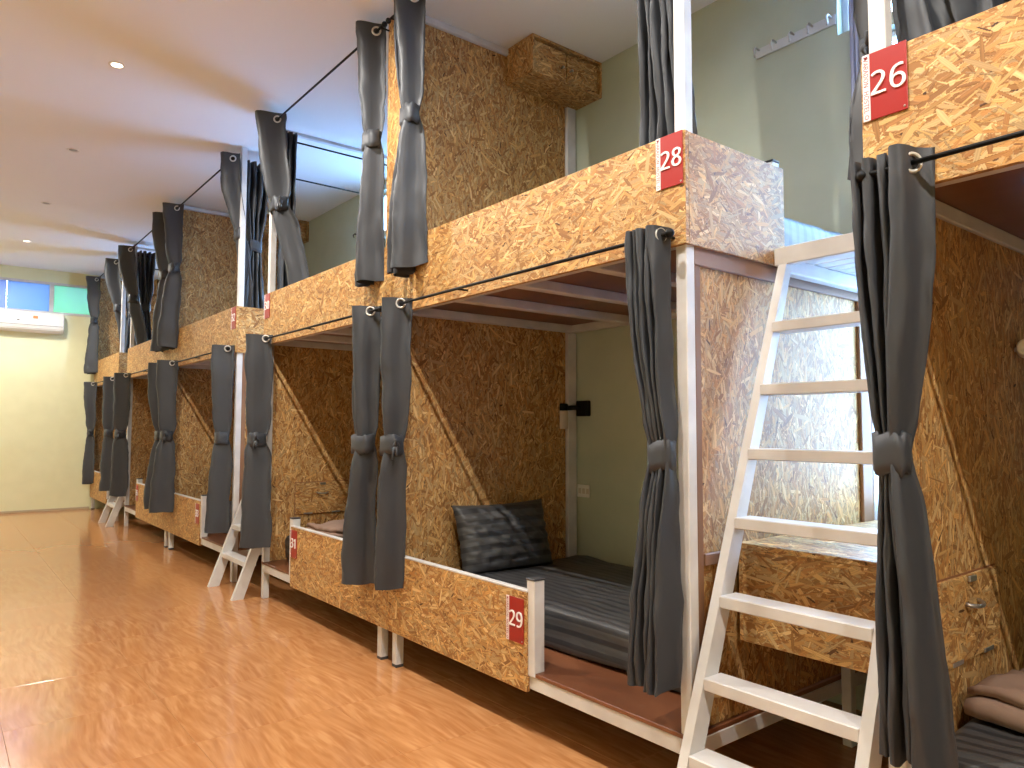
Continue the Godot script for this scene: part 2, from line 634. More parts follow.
# ---------------------------------------------------------------- bunk beds
# e: x of the ladder end, m: x of the shared end, gap: x where the low front panel stops
func bunk(label: String, e: float, m: float, gap: float, opts := {}) -> Node3D:
	var d := signf(e - m)          # +1 when the ladder end looks towards the camera
	var t := thing("bunk_bed", label, "bunk bed", Vector3((e + m) * 0.5, 0, -0.65), "strand board bunk beds along the wall")
	var f := 0.045
	var bz := BACK + 0.03           # back of the frame
	# white frame
	bx(t, "post", Vector3(e - f * d, 0, -f), Vector3(e, CEIL - 0.002, 0), M.white, 1)
	bx(t, "post", Vector3(e - f * d, 0, bz), Vector3(e, 2.28, bz + f), M.white, 1)
	var lo := 0.02 if d > 0 else 0.10
	var leg := bx(t, "leg", Vector3(m + lo * d, 0.012, -f), Vector3(m + (f + lo) * d, 0.195, 0), M.white, 1)
	bx(leg, "foot_cap", Vector3(m + (lo - 0.001) * d, 0.0, -f - 0.001), Vector3(m + (f + lo + 0.001) * d, 0.018, 0.001), M.grey, 1)
	bx(t, "leg", Vector3(m + 0.012 * d, 0, bz), Vector3(m + (f + 0.012) * d, 0.195, bz + f), M.white, 1)
	bx(t, "front_rail", Vector3(m + 0.012 * d, 0.195, -f), Vector3(e - f * d, 0.25, 0), M.white, 0)
	bx(t, "back_rail", Vector3(m + 0.012 * d, 0.195, bz), Vector3(e - f * d, 0.25, bz + f), M.white, 0)
	bx(t, "end_rail", Vector3(e - f * d, 0.195, bz + f), Vector3(e, 0.25, -f), M.white, 2)
	bx(t, "deck_board", Vector3(m + 0.012 * d, 0.25, bz), Vector3(e - 0.002 * d, 0.266, 0.004), M.ply, 0, 0.002)
	# low front panel with its white cap and the capped stub post
	bx(t, "low_panel", Vector3(m + 0.002 * d, 0.185, 0.0), Vector3(gap, 0.585, 0.018), M.osb, 0, 0.0015)
	bx(t, "panel_cap", Vector3(m + 0.002 * d, 0.585, -0.012), Vector3(gap, 0.594, 0.019), M.white, 0, 0.002)
	var stub := bx(t, "stub_post", Vector3(gap - 0.01 * d, 0.25, -0.046), Vector3(gap + 0.04 * d, 0.635, 0.010), M.white, 1)
	bx(stub, "cap", Vector3(gap - 0.012 * d, 0.635, -0.048), Vector3(gap + 0.042 * d, 0.643, 0.012), M.grey, 0, 0.002)
	# upper tray: frame, beams seen from below, board, front and end panels
	bx(t, "upper_front_rail", Vector3(m + 0.01 * d, 1.879, -f), Vector3(e - f * d, 1.925, -0.001), M.white, 0)
	bx(t, "upper_back_rail", Vector3(m + 0.01 * d, 1.879, bz), Vector3(e - f * d, 1.925, bz + f), M.white, 0)
	bx(t, "upper_end_rail", Vector3(m + 0.01 * d, 1.879, bz + f), Vector3(m + (0.01 + f) * d, 1.925, -f), M.white, 2)
	bx(t, "upper_end_rail", Vector3(e - f * d, 1.879, bz + f), Vector3(e - 0.002 * d, 1.925, -f), M.white, 2)
	var L := absf(e - m)
	for k in [0.275, 0.515, 0.75]:
		var x: float = m + L * k * d
		bx(t, "slat_beam", Vector3(x - 0.03, 1.881, bz + f), Vector3(x + 0.03, 1.925, -f), M.white, 2)
	bx(t, "upper_deck_board", Vector3(m + 0.01 * d, 1.926, bz), Vector3(e - 0.004 * d, 1.938, -0.002), M.ply, 0, 0.001)
	bx(t, "front_panel", Vector3(m + 0.002 * d, 1.875, 0.0), Vector3(e + 0.014 * d, 2.262, 0.018), M.osb, 0, 0.0015)
	bx(t, "end_panel", Vector3(e, 1.875, -0.58), Vector3(e + 0.014 * d, 2.260, -0.001), M.osb, 2, 0.0015)
	var s2 := bx(t, "stub_post", Vector3(e - f * d, 1.939, -0.575), Vector3(e - 0.001 * d, 2.285, -0.53), M.white, 1)
	bx(s2, "cap", Vector3(e - (f + 0.002) * d, 2.285, -0.577), Vector3(e + 0.001 * d, 2.293, -0.528), M.black, 0, 0.002)
	# strand board wall at the ladder end of the lower bed, with its brown studs outside
	var bx0 := e - 0.033 * d
	var bx1 := e - 0.018 * d
	if opts.get("end_wall", true):
		bx(t, "end_wall", Vector3(bx0, 0.267, bz + 0.001), Vector3(bx1, 1.878, -f - 0.001), M.osb, 1, 0.001)
		bx(t, "stud", Vector3(bx1, 1.815, bz + f + 0.002), Vector3(e - 0.002 * d, 1.878, -f - 0.001), M.stud, 2)
		bx(t, "stud", Vector3(bx1, 0.267, -f - 0.033), Vector3(e - 0.002 * d, 1.814, -f - 0.001), M.stud, 1)
		bx(t, "stud", Vector3(bx1, 0.267, bz + f + 0.002), Vector3(e - 0.002 * d, 1.814, bz + f + 0.09), M.stud, 1)
		bx(t, "stud", Vector3(bx1, 0.80, bz + f + 0.095), Vector3(e - 0.002 * d, 0.84, -f - 0.04), M.stud, 2)
		if d < 0:
			# hatch of the storage box, seen from inside the lower bed
			var hx0 := bx0
			var hx1 := bx0 + 0.012
			var h := bx(t, "hatch", Vector3(hx0, 0.595, -0.665), Vector3(hx1, 0.835, -0.235), M.osb, 2, 0.002)
			bx(t, "hatch_edge", Vector3(hx0 - 0.001, 0.590, -0.670), Vector3(hx0 + 0.003, 0.840, -0.230), M.joint, 2, 0.001)
			var hm := handle_mesh()
			put("handle", hm, M.metal, h, Vector3(hx1, 0.755, -0.45))
			var l := bx(h, "latch", Vector3(hx1, 0.815, -0.475), Vector3(hx1 + 0.008, 0.832, -0.425), M.metal, 2, 0.002)
			bx(h, "hinge", Vector3(hx1, 0.594, -0.60), Vector3(hx1 + 0.004, 0.606, -0.53), M.metal, 2, 0.001)
			bx(h, "hinge", Vector3(hx1, 0.594, -0.37), Vector3(hx1 + 0.004, 0.606, -0.30), M.metal, 2, 0.001)
	# strand board partition at the shared end
	if opts.get("partition", true):
		bx(t, "partition", Vector3(m - 0.009, 0.267, bz + 0.06), Vector3(m + 0.009, 1.925, -0.001), M.osb, 1, 0.001)
		bx(t, "partition", Vector3(m - 0.009, 1.939, bz + 0.06), Vector3(m + 0.009, CEIL - 0.045, -0.001), M.osb, 1, 0.001)
		bx(t, "partition_edge", Vector3(m - 0.075, 2.263, 0.0), Vector3(m + 0.075, CEIL - 0.05, 0.016), M.osb, 1, 0.001)
		bx(t, "partition_edge", Vector3(m - 0.045, 0.595, -0.02), Vector3(m + 0.045, 1.874, -0.004), M.osb, 1, 0.001)
		bx(t, "top_batten", Vector3(m - 0.011, CEIL - 0.044, bz), Vector3(m + 0.03, CEIL - 0.004, -0.001), M.white, 2)
		bx(t, "corner_batten", Vector3(m - 0.011, 0.267, bz - 0.02), Vector3(m + 0.03, 1.878, bz + 0.055), M.white, 1)
		bx(t, "corner_batten", Vector3(m - 0.011, 1.939, bz - 0.02), Vector3(m + 0.03, CEIL - 0.046, bz + 0.055), M.white, 1)
	return t

func handle_mesh() -> ArrayMesh:
	var p := []
	for k in 13:
		var a := PI * k / 12
		p.append(Vector3(0.028 * sin(a), -0.006 * sin(a), -0.045 * cos(a)))
	return tube(p, 0.006, 8)

func mattress(label: String, x0: float, x1: float, z0: float, z1: float, y0: float, y1: float, seed_: int) -> void:
	var nz := FastNoiseLite.new()
	nz.seed = seed_
	nz.frequency = 2.2
	var c := Vector3((x0 + x1) * 0.5, (y0 + y1) * 0.5, (z0 + z1) * 0.5)
	var o := put("mattress", soft_box(Vector3(absf(x1 - x0), y1 - y0, absf(z1 - z0)), 0.045, 26, nz, 0.022), M.sheet, self, c)
	tag(o, label, "mattress", "charcoal striped mattresses")

func pillow(label: String, c: Vector3, size: Vector3, tilt: float, seed_: int) -> void:
	var nz := FastNoiseLite.new()
	nz.seed = seed_
	nz.frequency = 5.0
	nz.fractal_octaves = 2
	var rows := []
	var n := 30
	# two pillow faces meeting at a seam: u along z, v up the wall, w out of the wall
	for side in [1.0, -1.0]:
		for i in n + 1:
			var v := -1.0 + 2.0 * i / n
			if side < 0: v = -v
			var row := []
			for j in n + 1:
				var u := -1.0 + 2.0 * j / n
				var full := pow(maxf(0.0, (1.0 - pow(absf(u), 3.2)) * (1.0 - pow(absf(v), 3.2))), 0.55)
				var pin := 1.0 - 0.05 * (1.0 - pow(absf(v), 2.0)) * absf(u) - 0.0
				var pin2 := 1.0 - 0.07 * (1.0 - u * u) * absf(v)
				var w: float = side * size.y * 0.5 * full * (1.0 + nz.get_noise_2d(u * 0.9, v * 0.9 + side) * 0.35)
				row.append(Vector3(w, v * size.z * 0.5 * pin2, u * size.x * 0.5 * pin))
			rows.append(row)
	var st := SurfaceTool.new()
	st.begin(Mesh.PRIMITIVE_TRIANGLES)
	st.set_smooth_group(0)
	for k in 2:
		var o := k * (n + 1)
		for i in n:
			for j in n:
				for q in [[0, 0], [0, 1], [1, 1], [0, 0], [1, 1], [1, 0]]:
					var p: Vector3 = rows[o + i + q[0]][j + q[1]]
					st.set_uv(Vector2(p.z, p.y * 0.8))
					st.add_vertex(p)
	st.generate_normals()
	var o2 := put("pillow", st.commit(), M.sheet, self, c, Basis(Vector3(0, 0, 1), tilt))
	tag(o2, label, "pillow")

# blanket folded in three, its rolled edge to the front
func blanket(label: String, c: Vector3, sx: float, sz: float, turn: float, seed_: int) -> void:
	var nz := FastNoiseLite.new()
	nz.seed = seed_
	nz.frequency = 3.0
	var path := []
	var th := 0.030
	# S-shaped run of the cloth in the (z, y) plane
	for layer in 3:
		var y := th * (layer + 0.5)
		var fw := layer % 2 == 0
		for k in 9:
			var s := -0.5 + k / 8.0
			path.append(Vector2((s if fw else -s) * sz, y))
		if layer < 2:
			for k in range(1, 6):
				var a := -PI / 2 + PI * k / 6
				path.append(Vector2((0.5 * sz + cos(a) * th * 0.5) * (1.0 if fw else -1.0), y + th * 0.5 + sin(a) * th * 0.5))
	var rows := []
	for i in 15:
		var x := (-0.5 + i / 14.0) * sx
		var up := []
		var dn := []
		for k in path.size():
			var t: Vector2 = path[mini(k + 1, path.size() - 1)] - path[maxi(k - 1, 0)]
			var nn := Vector2(-t.y, t.x).normalized() * th * (0.46 if i > 0 and i < 14 else 0.30)
			var w: float = nz.get_noise_2d(x * 1.5, path[k].x * 2.0) * 0.012 * path[k].y / th
			up.append(Vector3(x, path[k].y + nn.y + w, path[k].x + nn.x))
			dn.append(Vector3(x, path[k].y - nn.y + w, path[k].x - nn.x))
		dn.reverse()
		rows.append(up + dn)
	var o := put("folded_blanket", skin(rows, true, true), M.blanket, self, c, Basis(Vector3.UP, turn))
	tag(o, label, "blanket", "folded brown blankets")

# ---------------------------------------------------------------- ladder bay
func bay(xl: float, xr: float, ladder_label: String, landing_label: String, box_label: String) -> void:
	var l0 := xl + 0.035
	var l1 := xr - 0.025
	var t := thing("ladder", ladder_label, "ladder", Vector3((l0 + l1) * 0.5, 0, 0.15), "white ladders between the bunks")
	var foot := Vector3(0, 0.0, 0.16)
	var head := Vector3(0, 1.93, -0.535)
	var dir := (head - foot).normalized()
	var nrm := Vector3(0, -dir.z, dir.y)
	var basis := Basis(Vector3(1, 0, 0), dir, Vector3(1, 0, 0).cross(dir))
	var len := (head - foot).length()
	for s in [l0, l1 - 0.034]:
		# stile with its foot cut level and its head cut upright
		var st := SurfaceTool.new()
		st.begin(Mesh.PRIMITIVE_TRIANGLES)
		var k := 0.078 / dir.y
		var q := [Vector2(foot.z - k * 0.5, 0.0), Vector2(foot.z + k * 0.5, 0.0), Vector2(head.z + k * 0.5, 1.86), Vector2(head.z + k * 0.5 - 0.025, 1.93), Vector2(head.z - k * 0.5 + 0.02, 1.93)]
		prism(st, q, s, s + 0.034)
		put("stile", st.commit(), M.white, t)
	for c in t.get_children():
		c.position = -t.position
	for y: float in [0.262, 0.478, 0.72, 0.965, 1.192, 1.415, 1.643]:
		var z := lerpf(foot.z, head.z, y / 1.93)
		bx(t, "rung", Vector3(l0 + 0.034, y - 0.038, z - 0.048), Vector3(l1 - 0.034, y, z + 0.042), M.white, 0, 0.003)
	# landing
	var p := thing("ladder_landing", landing_label, "landing", Vector3((xl + xr) * 0.5, 1.84, -0.9), "slatted landings above the ladders")
	bx(p, "front_plank", Vector3(xl + 0.018, 1.868, -0.535), Vector3(xr - 0.018, 1.935, -0.497), M.white, 0)
	bx(p, "side_beam", Vector3(xl + 0.018, 1.84, BACK + 0.03), Vector3(xl + 0.062, 1.895, -0.537), M.white, 2)
	bx(p, "side_beam", Vector3(xr - 0.062, 1.84, BACK + 0.03), Vector3(xr - 0.018, 1.895, -0.537), M.white, 2)
	for i in 9:
		var z := -0.545 - i * 0.087
		bx(p, "slat", Vector3(xl + 0.018, 1.897, z - 0.068), Vector3(xr - 0.018, 1.917, z), M.white, 0, 0.002)
	# storage box
	var b := thing("storage_box", box_label, "storage box", Vector3((xl + xr) * 0.5, 0.53, -0.8), "strand board storage boxes under the landings")
	bx(b, "front", Vector3(xl + 0.02, 0.53, -0.278), Vector3(xr - 0.02, 0.845, -0.26), M.osb, 0, 0.002)
	bx(b, "bottom", Vector3(xl + 0.02, 0.53, BACK + 0.01), Vector3(xr - 0.02, 0.545, -0.279), M.osb, 0, 0.002)
	bx(b, "side", Vector3(xl + 0.004, 0.53, BACK + 0.01), Vector3(xl + 0.019, 0.845, -0.262), M.osb, 2, 0.002)
	bx(b, "side", Vector3(xr - 0.019, 0.53, BACK + 0.01), Vector3(xr - 0.004, 0.845, -0.262), M.osb, 2, 0.002)
	bx(b, "lid", Vector3(xl + 0.004, 0.846, BACK + 0.01), Vector3(xr - 0.004, 0.864, -0.255), M.osb, 0, 0.002)
	bx(b, "leg", Vector3(xl + 0.006, 0.0, -0.98), Vector3(xl + 0.046, 0.529, -0.94), M.white, 1)
	bx(b, "leg", Vector3(xr - 0.046, 0.0, -0.98), Vector3(xr - 0.006, 0.529, -0.94), M.white, 1)

func prism(st: SurfaceTool, poly: Array, x0: float, x1: float) -> void:
	# outline in (z, y) pushed from x0 to x1
	var n := poly.size()
	var area := 0.0
	for i in n:
		var a: Vector2 = poly[i]
		var b: Vector2 = poly[(i + 1) % n]
		area += a.x * b.y - b.x * a.y
	for i in n:
		var a: Vector2 = poly[i]
		var b: Vector2 = poly[(i + 1) % n]
		var e := (b - a).normalized()
		var nn := Vector3(0, -e.x, e.y) * signf(area)
		var q := [Vector3(x0, a.y, a.x), Vector3(x1, a.y, a.x), Vector3(x1, b.y, b.x), Vector3(x0, b.y, b.x)]
		if (q[1] - q[0]).cross(q[2] - q[0]).dot(nn) > 0:
			q.reverse()
		for k in [0, 1, 2, 0, 2, 3]:
			st.set_normal(nn)
			st.set_uv(Vector2(q[k].y, q[k].z))
			st.add_vertex(q[k])
	for s in [[x0, -1.0], [x1, 1.0]]:
		for i in range(1, n - 1):
			var q := [Vector3(s[0], poly[0].y, poly[0].x), Vector3(s[0], poly[i].y, poly[i].x), Vector3(s[0], poly[i + 1].y, poly[i + 1].x)]
			var nn := Vector3(s[1], 0, 0)
			if (q[1] - q[0]).cross(q[2] - q[0]).dot(nn) > 0:
				q.reverse()
			for k in 3:
				st.set_normal(nn)
				st.set_uv(Vector2(q[k].y, q[k].z))
				st.add_vertex(q[k])

# cupboard under the ceiling beside a partition (face looks along +x)
func cupboard(label: String, m: float) -> void:
	var x0 := m + 0.010
	var x1 := m + 0.265
	var z1 := -0.765
	var z0 := BACK
	var y0 := 3.385
	var y1 := CEIL - 0.002
	var t := thing("wall_cupboard", label, "cupboard", Vector3((x0 + x1) * 0.5, y0, (z0 + z1) * 0.5), "strand board cupboards under the ceiling")
	bx(t, "bottom", Vector3(x0, y0, z0), Vector3(x1, y0 + 0.015, z1), M.osb, 2, 0.002)
	bx(t, "top", Vector3(x0, y1 - 0.015, z0), Vector3(x1, y1, z1), M.osb, 2, 0.002)
	bx(t, "side", Vector3(x0, y0 + 0.0152, z1 - 0.015), Vector3(x1, y1 - 0.0152, z1), M.osb, 1, 0.002)
	bx(t, "side", Vector3(x0, y0 + 0.0152, z0), Vector3(x1, y1 - 0.0152, z0 + 0.015), M.osb, 1, 0.002)
	bx(t, "back", Vector3(x0, y0 + 0.0152, z0 + 0.0152), Vector3(x0 + 0.008, y1 - 0.0152, z1 - 0.0152), M.joint, 2, 0.001)
	var mid := (z0 + z1) * 0.5
	for k in 2:
		var a := (mid + 0.004) if k == 0 else (z0 + 0.026)
		var b := (z1 - 0.026) if k == 0 else (mid - 0.004)
		var dr := bx(t, "door", Vector3(x1 - 0.034, y0 + 0.026, a), Vector3(x1 - 0.018, y1 - 0.026, b), M.osb, 2, 0.002)
		var zz := mid + (0.045 if k == 0 else -0.03)
		var st := SurfaceTool.new()
		st.begin(Mesh.PRIMITIVE_TRIANGLES)
		st.append_from(lathe([[0.0001, 0.0], [0.007, 0.0], [0.004, 0.008], [0.009, 0.016], [0.009, 0.021], [0.0001, 0.024]], 12), 0, Transform3D(Basis(Vector3(0, 0, 1), -PI / 2), Vector3.ZERO))
		put("knob", st.commit(), M.metal, dr, Vector3(x1 - 0.018, y0 + 0.10, zz))

# ---------------------------------------------------------------- the scene
func _ready() -> void:
	rng.seed = 4242
	# camera
	var cam := Camera3D.new()
	cam.name = "camera"
	add_child(cam)
	cam.transform = Transform3D(Basis(Vector3(0.62167, 0.00228, -0.78327), Vector3(0.04514, 0.99823, 0.03873), Vector3(0.78198, -0.05943, 0.62047)).orthonormalized(), Vector3(1.5289, 1.2618, 1.9567))
	cam.fov = rad_to_deg(2.0 * atan(384.0 / 729.84))
	cam.near = 0.05
	cam.far = 200.0
	cam.current = true
	# sky and exposure
	var env := Environment.new()
	var sky := Sky.new()
	var sm := ProceduralSkyMaterial.new()
	sm.sky_top_color = Color(0.58, 0.78, 1.0)
	sm.sky_horizon_color = Color(0.84, 0.93, 1.0)
	sm.ground_horizon_color = Color(0.56, 0.76, 0.96)
	sm.ground_bottom_color = Color(0.42, 0.60, 0.82)
	sm.sky_energy_multiplier = 4.6
	sm.ground_energy_multiplier = 4.5
	sm.sun_angle_max = 0.0
	sky.sky_material = sm
	env.background_mode = Environment.BG_SKY
	env.sky = sky
	env.ambient_light_source = Environment.AMBIENT_SOURCE_DISABLED
	env.tonemap_mode = Environment.TONE_MAPPER_LINEAR
	env.tonemap_exposure = 1.0
	env.sdfgi_enabled = true
	env.ssao_enabled = true
	env.ssil_enabled = true
	var we := WorldEnvironment.new()
	we.name = "environment"
	we.environment = env
	add_child(we)
	font = SystemFont.new()
	font.font_names = PackedStringArray(["Droid Sans"])
	make_materials()
	build_room()
	build_lights()
	build_beds()
	build_bays()
	build_curtains()
	build_small()

const FAR := -11.36
const NEAR := 5.6
const SIDE := 4.2

func build_room() -> void:
	# floor: a dark bed with separate wood-look tiles
	var fl := Node3D.new()
	fl.name = "floor"
	add_child(fl)
	struct(fl)
	bx(fl, "bed", Vector3(FAR - 0.15, -0.12, BACK - 0.15), Vector3(NEAR + 0.15, -0.006, SIDE + 0.15), M.joint, 0, 0.0)
	var variants := []
	for k in 8:
		variants.append(box_mesh(Vector3(0.5992, 0.006, 0.5992), 0.0008, 0, 0.9))
	var cut := {}
	var xs := -2.205
	var zs := 1.68
	var i0 := int(floor((FAR - xs) / 0.6))
	var i1 := int(ceil((NEAR - xs) / 0.6))
	var k0 := int(floor((BACK - zs) / 0.6))
	var k1 := int(ceil((SIDE - zs) / 0.6))
	for i in range(i0, i1):
		for k in range(k0, k1):
			var a := Vector3(maxf(xs + i * 0.6, FAR), -0.006, maxf(zs + k * 0.6, BACK))
			var b := Vector3(minf(xs + i * 0.6 + 0.6, NEAR), 0.0, minf(zs + k * 0.6 + 0.6, SIDE))
			var s := b - a
			if s.x > 0.599 and s.z > 0.599:
				put("tile", variants[rng.randi() % 8], tile_material(a.x), fl, (a + b) * 0.5)
			elif s.x > 0.01 and s.z > 0.01:
				put("tile", box_mesh(Vector3(s.x - 0.0008, 0.006, s.z - 0.0008), 0.0008, 0, 0.9), tile_material(a.x), fl, (a + b) * 0.5)
	struct(bx(self, "ceiling", Vector3(FAR - 0.15, CEIL, BACK - 0.15), Vector3(NEAR + 0.15, CEIL + 0.15, SIDE + 0.15), M.ceiling, 0, 0.0))
	# back wall: behind each ladder bay a tall window with a slightly wider transom over it
	var wz0 := BACK - 0.14
	var bays := [[M3N, M2F], [M2N, M1F], [M1N, M0F]]
	var holes := []
	for b in bays:
		holes.append([b[0] - 0.07, b[1] + 0.06, 0.93, 3.07])
		holes.append([b[0] - 0.15, b[1] + 0.10, 3.13, 3.53])
	var brk := [FAR - 0.15, NEAR + 0.15]
	for h in holes:
		brk.append(h[0])
		brk.append(h[1])
	brk.sort()
	var list := []
	for i in brk.size() - 1:
		var c: float = (brk[i] + brk[i + 1]) * 0.5
		var y := -0.12
		for h in holes:
			if c > h[0] and c < h[1]:
				list.append([Vector3(brk[i], y, wz0), Vector3(brk[i + 1], h[2], BACK)])
				y = h[3]
		list.append([Vector3(brk[i], y, wz0), Vector3(brk[i + 1], CEIL, BACK)])
	struct(boxes(self, "wall_back", list, M.wall_green, 0, 0.0))
	var n := 1
	for w in holes:
		var t := Node3D.new()
		t.name = "window_%d" % n
		add_child(t)
		t.position = Vector3((w[0] + w[1]) * 0.5, w[2], BACK - 0.07)
		struct(t)
		boxes(t, "window_frame", frame_boxes(Vector3(w[0], w[2], BACK - 0.09), Vector3(w[1], w[3], BACK - 0.05), 0.03, 0), M.white).position = -t.position
		var mid: float = (w[0] + w[1]) * 0.5
		bx(t, "mullion", Vector3(mid - 0.015, w[2] + 0.03, BACK - 0.085), Vector3(mid + 0.015, w[3] - 0.03, BACK - 0.055), M.white, 1)
		bx(t, "pane", Vector3(w[0] + 0.03, w[2] + 0.03, BACK - 0.073), Vector3(mid - 0.015, w[3] - 0.03, BACK - 0.067), M.pane, 0, 0.0)
		bx(t, "pane", Vector3(mid + 0.015, w[2] + 0.03, BACK - 0.073), Vector3(w[1] - 0.03, w[3] - 0.03, BACK - 0.067), M.pane, 0, 0.0)
		n += 1
	# far wall with the coloured transom
	var ty0 := 2.955
	var ty1 := 3.435
	struct(boxes(self, "wall_far", [[Vector3(FAR - 0.14, -0.12, BACK), Vector3(FAR, ty0, SIDE + 0.15)], [Vector3(FAR - 0.14, ty1, BACK), Vector3(FAR, CEIL, SIDE + 0.15)], [Vector3(FAR - 0.14, ty0, BACK), Vector3(FAR, ty1, 0.0)], [Vector3(FAR - 0.14, ty0, 2.45), Vector3(FAR, ty1, SIDE + 0.15)]], M.wall, 0, 0.0))
	var t := Node3D.new()
	t.name = "window_7"
	add_child(t)
	t.position = Vector3(FAR - 0.05, ty0, 1.2)
	struct(t)
	boxes(t, "window_frame", frame_boxes(Vector3(FAR - 0.07, ty0, 0.0), Vector3(FAR + 0.012, ty1, 2.45), 0.035, 2), M.white).position = -t.position
	var edges := [0.035, 0.585, 0.64, 1.17, 1.175, 1.70, 1.755, 2.415]
	for k in 4:
		bx(t, "pane", Vector3(FAR - 0.036, ty0 + 0.035, edges[k * 2]), Vector3(FAR - 0.03, ty1 - 0.035, edges[k * 2 + 1]), [M.glass_green, M.glass_blue, M.glass_indigo, M.glass_green][k], 2, 0.0)
	bx(t, "mullion", Vector3(FAR - 0.06, ty0 + 0.035, 0.585), Vector3(FAR + 0.008, ty1 - 0.035, 0.64), M.white, 1)
	bx(t, "mullion", Vector3(FAR - 0.06, ty0 + 0.035, 1.70), Vector3(FAR + 0.008, ty1 - 0.035, 1.755), M.white, 1)
	var tn := 1
	for b in bays:
		struct(bx(self, "trim_%d" % tn, Vector3(b[1] - 0.14, CEIL - 0.025, BACK), Vector3(b[1] - 0.10, CEIL, 0.0), M.white, 2, 0.002))
		tn += 1
	struct(bx(self, "wall_front", Vector3(FAR - 0.14, -0.12, SIDE), Vector3(NEAR + 0.15, CEIL, SIDE + 0.14), M.wall, 0, 0.0))
	struct(bx(self, "wall_near", Vector3(NEAR, -0.12, BACK), Vector3(NEAR + 0.14, CEIL, SIDE), M.wall, 0, 0.0))
	struct(bx(self, "baseboard_far", Vector3(FAR, 0.0, 0.02), Vector3(FAR + 0.01, 0.035, SIDE), mat(Color(0.72, 0.66, 0.55), 0.5), 2, 0.002))

func tile_material(x: float) -> Material:
	return M.floor if x > -4.2 else (M.floor_mid if x > -6.6 else M.floor_far)

func frame_boxes(a: Vector3, b: Vector3, w: float, ax: int) -> Array:
	var o := [[a, Vector3(b.x, a.y + w, b.z)], [Vector3(a.x, b.y - w, a.z), b]]
	var lo := Vector3(a.x, a.y + w, a.z)
	var hi := Vector3(b.x, b.y - w, b.z)
	var h1 := hi
	h1[ax] = a[ax] + w
	var l2 := lo
	l2[ax] = b[ax] - w
	o.append([lo, h1])
	o.append([l2, hi])
	return o

func build_lights() -> void:
	# recessed downlights in one row over the aisle; two of those in view are switched off
	pass
	var data := [[-9.51, true, "glowing recessed ceiling downlight nearest the coloured window"], [-7.49, false, "dark unlit ceiling downlight, the smaller and farther of two"], [-5.59, false, "dark unlit ceiling downlight, the larger and nearer of two"], [-3.71, true, "brightest glowing recessed downlight at upper left of the ceiling"], [-1.83, true, "glowing recessed downlight over the aisle before signs 29 and 31"], [0.06, true, "glowing recessed downlight over the aisle before sign 28"], [1.95, true, "glowing recessed downlight over the camera end of the aisle"], [3.85, true, "glowing recessed downlight near the wall behind the camera"], [-9.7, true, "glowing recessed downlight in the second row by the end wall", 3.0]]
	for d in data:
		var p := Vector3(d[0], CEIL, 1.10 if d.size() < 4 else float(d[3]))
		var t := thing("downlight", d[2], "downlight", p, "recessed downlights over the aisle")
		put("trim_ring", lathe([[0.036, 0.0], [0.050, 0.0], [0.050, -0.003], [0.044, -0.006], [0.036, -0.004], [0.034, 0.0]], 28), M.plastic, t, p)
		put("lens", lathe([[0.0001, 0.0], [0.034, 0.0], [0.034, -0.002], [0.02, -0.0035], [0.0001, -0.004]], 24), M.bulb if d[1] else M.unlit_lens, t, p)
		if d[1]:
			var s := SpotLight3D.new()
			s.name = "lamp"
			s.light_color = Color(1.0, 0.978, 0.945)
			s.light_energy = 5.0
			s.light_size = 0.012
			s.spot_angle = 88.0
			s.spot_angle_attenuation = 0.6
			s.spot_range = 30.0
			s.spot_attenuation = 2.0
			s.shadow_enabled = true
			t.add_child(s)
			s.position = Vector3(0, -0.012, 0)
			s.rotation = Vector3(-PI / 2, 0, 0)

# module positions along the wall
const M1N := 0.0
const M1M := -1.975
const M1F := -3.925
const M2N := -4.595
const M2M := -6.66
const M2F := -8.86
const M3N := -9.45
const M3F := -11.33
const M0F := 0.62
const M0M := 2.62

func build_beds() -> void:
	bunk("strand board bunk bed with signs 28 and 29, beside the large white ladder", M1N, M1M, -0.815)
	bunk("strand board bunk bed with signs 30 and 31, sharing a partition with sign 29's bed", M1F, M1M, -3.33, {"partition": false})
	bunk("strand board bunk bed just beyond the second ladder, middle of the row", M2N, M2M, -5.48)
	bunk("strand board bunk bed whose low panel carries the leftmost stub post by the far ladder", M2F, M2M, -8.12, {"partition": false})
	bunk("farthest strand board bunk bed against the cream end wall", M3N, M3F, -10.02)
	bunk("nearest strand board bunk bed with sign 26, cut off by the right edge", M0F, M0M, 1.25)
	# mattresses
	var n := 0
	for a in [[M1N, M1M, "the striped pillow"], [M1F, M1M, "the hatch right of the middle ladder"], [M2N, M2M, "the far side of the middle ladder"], [M2F, M2M, "the near side of the far ladder"], [M3N, M3F, "the cream end wall"], [M0F, M0M, "the nearest bunk at lower right"]]:
		var d := signf(a[0] - a[1])
		var lo := minf(a[0], a[1]) + 0.05
		var hi := maxf(a[0], a[1]) - 0.05
		mattress("charcoal striped mattress on the lower bed by " + a[2], lo, hi, BACK + 0.035, [-0.25, -0.14, -0.22, -0.2, -0.2, -0.05][n], 0.268, 0.455, 50 + n)
		mattress("charcoal striped mattress on the upper bed above " + a[2], lo, hi, BACK + 0.035, -0.06, 1.94, 2.125, 70 + n)
		n += 1

func build_bays() -> void:
	bay(M1N, M0F, "large white ladder between signs 28 and 26 in the foreground", "white slatted landing at the top of the large foreground ladder", "strand board storage box behind the foreground ladder")
	bay(M2N, M1F, "white ladder in the middle of the row, half hidden by a curtain", "white slatted landing above the middle ladder", "strand board storage box behind the middle ladder")
	bay(M3N, M2F, "smallest white ladder, at the far end of the row", "white slatted landing above the farthest ladder", "strand board storage box behind the farthest ladder")

